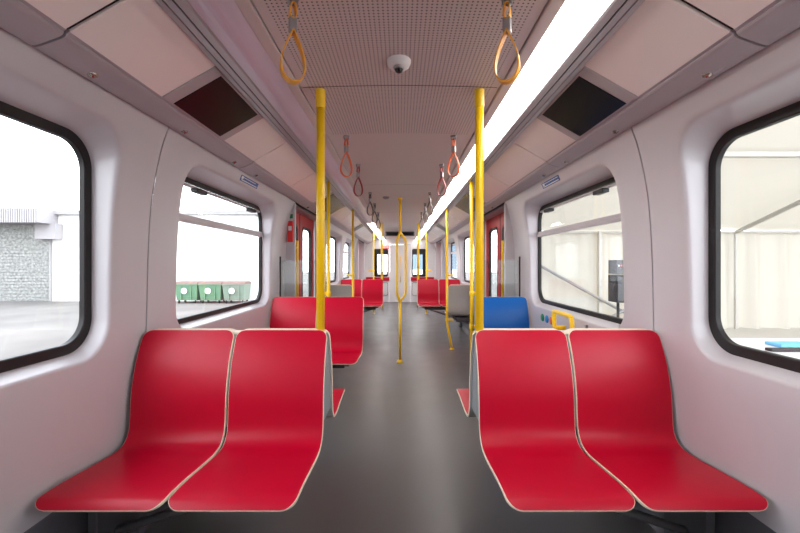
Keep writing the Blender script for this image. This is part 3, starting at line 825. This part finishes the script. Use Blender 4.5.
# waste bins
def waste_bin(x, y, mkey, label):
    e = thing('waste_bin', label, 'bin', (x, y, GZ), 0, 'waste containers in the yard')
    k = MB(); h0, h1 = .18, 1.18
    v = [(-.60,-.42,h0),(.60,-.42,h0),(.60,.42,h0),(-.60,.42,h0),(-.69,-.54,h1),(.69,-.54,h1),(.69,.54,h1),(-.69,.54,h1)]
    k.add(v, [(0,3,2,1),(4,5,6,7),(0,1,5,4),(1,2,6,5),(2,3,7,6),(3,0,4,7)])
    k.box(-.71, .71, -.57, .57, h1-.06, h1)
    for q in (-.3, .3): k.box(q-.03, q+.03, -.56, -.44, .25, h1-.06)
    k.build('body', M[mkey], e)
    k = MB().prism([(-.58, h1), (.58, h1), (.52, h1+.10), (.2, h1+.17), (-.3, h1+.15), (-.54, h1+.06)], 'x', -.70, .70); k.build('lid', M['bin_lid'], e)
    MB().lathe([(0, 0), (.19, 0), (.19, .01)], (-.1, -.555, .78), (0, -1, 0)).build('label_disc', M['sign_white'], e)
    for q in (-.5, .5):
        for r in (-.36, .36):
            wh = MB().lathe([(0,-.03), (.09,-.03), (.09,.03), (0,.03)], (q, r, .09), (1,0,0), seg=16).build('wheel', M['black'], e)
            MB().box(q-.03, q+.03, r-.03, r+.03, .1, .2).build('caster_fork', M['black'], wh)
waste_bin(-13.05, 24.9, 'bin_green', 'green wheeled waste bin, left of three seen through the left opening window')
waste_bin(-11.6, 24.9, 'bin_green', 'green wheeled waste bin, middle of three seen through the left opening window')
waste_bin(-10.15, 24.9, 'bin_pale', 'faded green wheeled waste bin, right of three seen through the left opening window')

e = thing('far_building', 'blue-fronted building beyond the end windows', 'building', (3.6, 44, GZ))
MB().box(-3.2, 3.5, 0, 6, 0, 5.0).build('wall', M['bluefacade'], e)
MB().box(-3.3, 3.6, -.1, 6, 0, 1.8).build('plinth', M['facade'], e)

# ------------------------------------------------------------ outside, right: marquee on a platform
PZ = -.08
k = MB().box(1.62, 24, -12, 14, GZ, PZ); struct(k.build('platform', M['platform']), 'pale platform beside the right of the train')
T = thing('marquee', 'cream fabric marquee with aluminium frame standing outside the right windows', 'tent', (0, 0, 0))
YWL = 9.0; EZ = 2.08; SL = .32
k = MB(); v = []; n = 260; x0, x1 = 2.2, 22
for i in range(n+1):
    x = x0+(x1-x0)*i/n; f = .09*math.sin(x*7+1.5*math.sin(x*2.3))+.05*math.sin(x*17+x)
    v += [(x, YWL+f*1.0, PZ), (x, YWL+f*.35, EZ+.02)]
k.add(v, [(2*i, 2*i+2, 2*i+3, 2*i+1) for i in range(n)], 0, True); k.build('curtain', M['fabric'], T, fix=False)
k = MB(); n = 20; v = []
for i in range(n+1):
    y = YWL+.1-(YWL+.1+3.0)*i/n; z = EZ+.04+SL*(YWL-y)
    for j in range(81):
        x = 2.0+20*j/80; v.append((x, y, z+.05*(1-abs(math.sin((x-2.3)/5.15*PI)))+.012*math.sin(3*x+2*y)))
k.add(v, [(i*81+j, i*81+j+1, (i+1)*81+j+1, (i+1)*81+j) for i in range(n) for j in range(80)], 0, True)
k.build('roof', M['fabric'], T, fix=False)
k = MB(); v = []
n = 100
for i in range(n+1):
    y = -3+12*i/n; f = .06*math.sin(y*8+math.sin(y*3)); v += [(21.5+f, y, PZ), (21.5, y, EZ+SL*(YWL-y))]
k.add(v, [(2*i, 2*i+2, 2*i+3, 2*i+1) for i in range(n)], 0, True); k.build('gable_curtain', M['fabric'], T, fix=False)
MB().box(2.1, 21.5, YWL-.16, YWL-.10, EZ-.03, EZ+.01, 0, .01).build('eave_bar', M['alu'], T)
for y in (6.0, 3.2): MB().box(2.1, 21.5, y-.05, y+.05, EZ+SL*(YWL-y)-.08, EZ+SL*(YWL-y)+.0, 0, .01).build('purlin', M['alu'], T)
for x in (2.3, 7.45, 12.6, 17.8):
    MB().tube([(x, YWL-.12, EZ-.02), (x, -2.8, EZ-.02+SL*(YWL+2.8)-.05)], .045, seg=8).build('rafter', M['alu'], T)
    MB().box(x-.03, x+.03, YWL-.16, YWL-.10, PZ, EZ, 0, .008).build('post', M['alu'], T)
for (x, z) in ((4.42, 0),):
    MB().box(x-.04, x+.04, YWL-.2, YWL-.12, PZ, EZ, 0, .008).build('post', M['alu'], T)
MB().tube([(3.0, YWL-.25, 1.36), (5.45, YWL-.25, .0)], .032, seg=8).build('brace', M['greymetal'], T)
MB().tube([(4.1, YWL-.27, -.05), (6.0, YWL-.27, .90)], .032, seg=8).build('brace', M['greymetal'], T)
# loudspeaker on stand
e = thing('loudspeaker', 'black loudspeaker with small mixer on a stand outside the right opening window', 'speaker', (3.27, 6.0, PZ))
MB().box(-.085, .095, -.13, .13, .87, 1.28, 0, .01).build('cabinet', M['black'], e)
MB().box(-.07, .07, -.134, -.128, .90, 1.25, 0, .002).build('grille', M['frame'], e)
MB().box(-.085, .095, -.12, .12, 1.29, 1.50, 0, .008).build('mixer', M['frame'], e)
for i in range(4): MB().box(-.06+i*.035, -.045+i*.035, -.125, -.118, 1.40, 1.43).build('knob', M['bright_red'] if i % 2 else M['sign_white'], e)
MB().tube([(0,0,0), (0,0,.88)], .02).build('stand_pole', M['black'], e)
for a in (0.3, 2.4, 4.5): MB().tube([(0,0,.35), (.35*math.cos(a), .35*math.sin(a), .012)], .012).build('stand_leg', M['black'], e)
MB().tube(catmull([(-.085, -.1, 1.2), (-.14, -.12, 1.1), (-.13, -.12, .98), (-.08, -.1, .92)], 6), .006).build('cable', M['black'], e)
# table with papers
e = thing('trestle_table', 'white folding table outside the near right window', 'table', (3.3, 3.0, PZ))
MB().box(-.75, .9, -.40, .40, .78, .81, 0, .008).build('table_top', M['white'], e)
for (x, y) in ((-.68, -.35), (.83, -.35), (-.68, .35), (.83, .35)): MB().tube([(x, y, 0), (x, y, .78)], .015).build('leg', M['alu'], e)
k = MB().box(2.86, 3.12, 3.0, 3.14, PZ+.812, PZ+.835, 0, .004); tag(k.build('blue_notebook', M['bluepaper']), 'blue notebook lying on the white table outside', 'notebook')
k = MB().box(2.66, 3.0, 2.86, 2.92, PZ+.812, PZ+.832, 0, .005); tag(k.build('black_tablet', M['black']), 'black slim device lying on the white table outside', 'device')
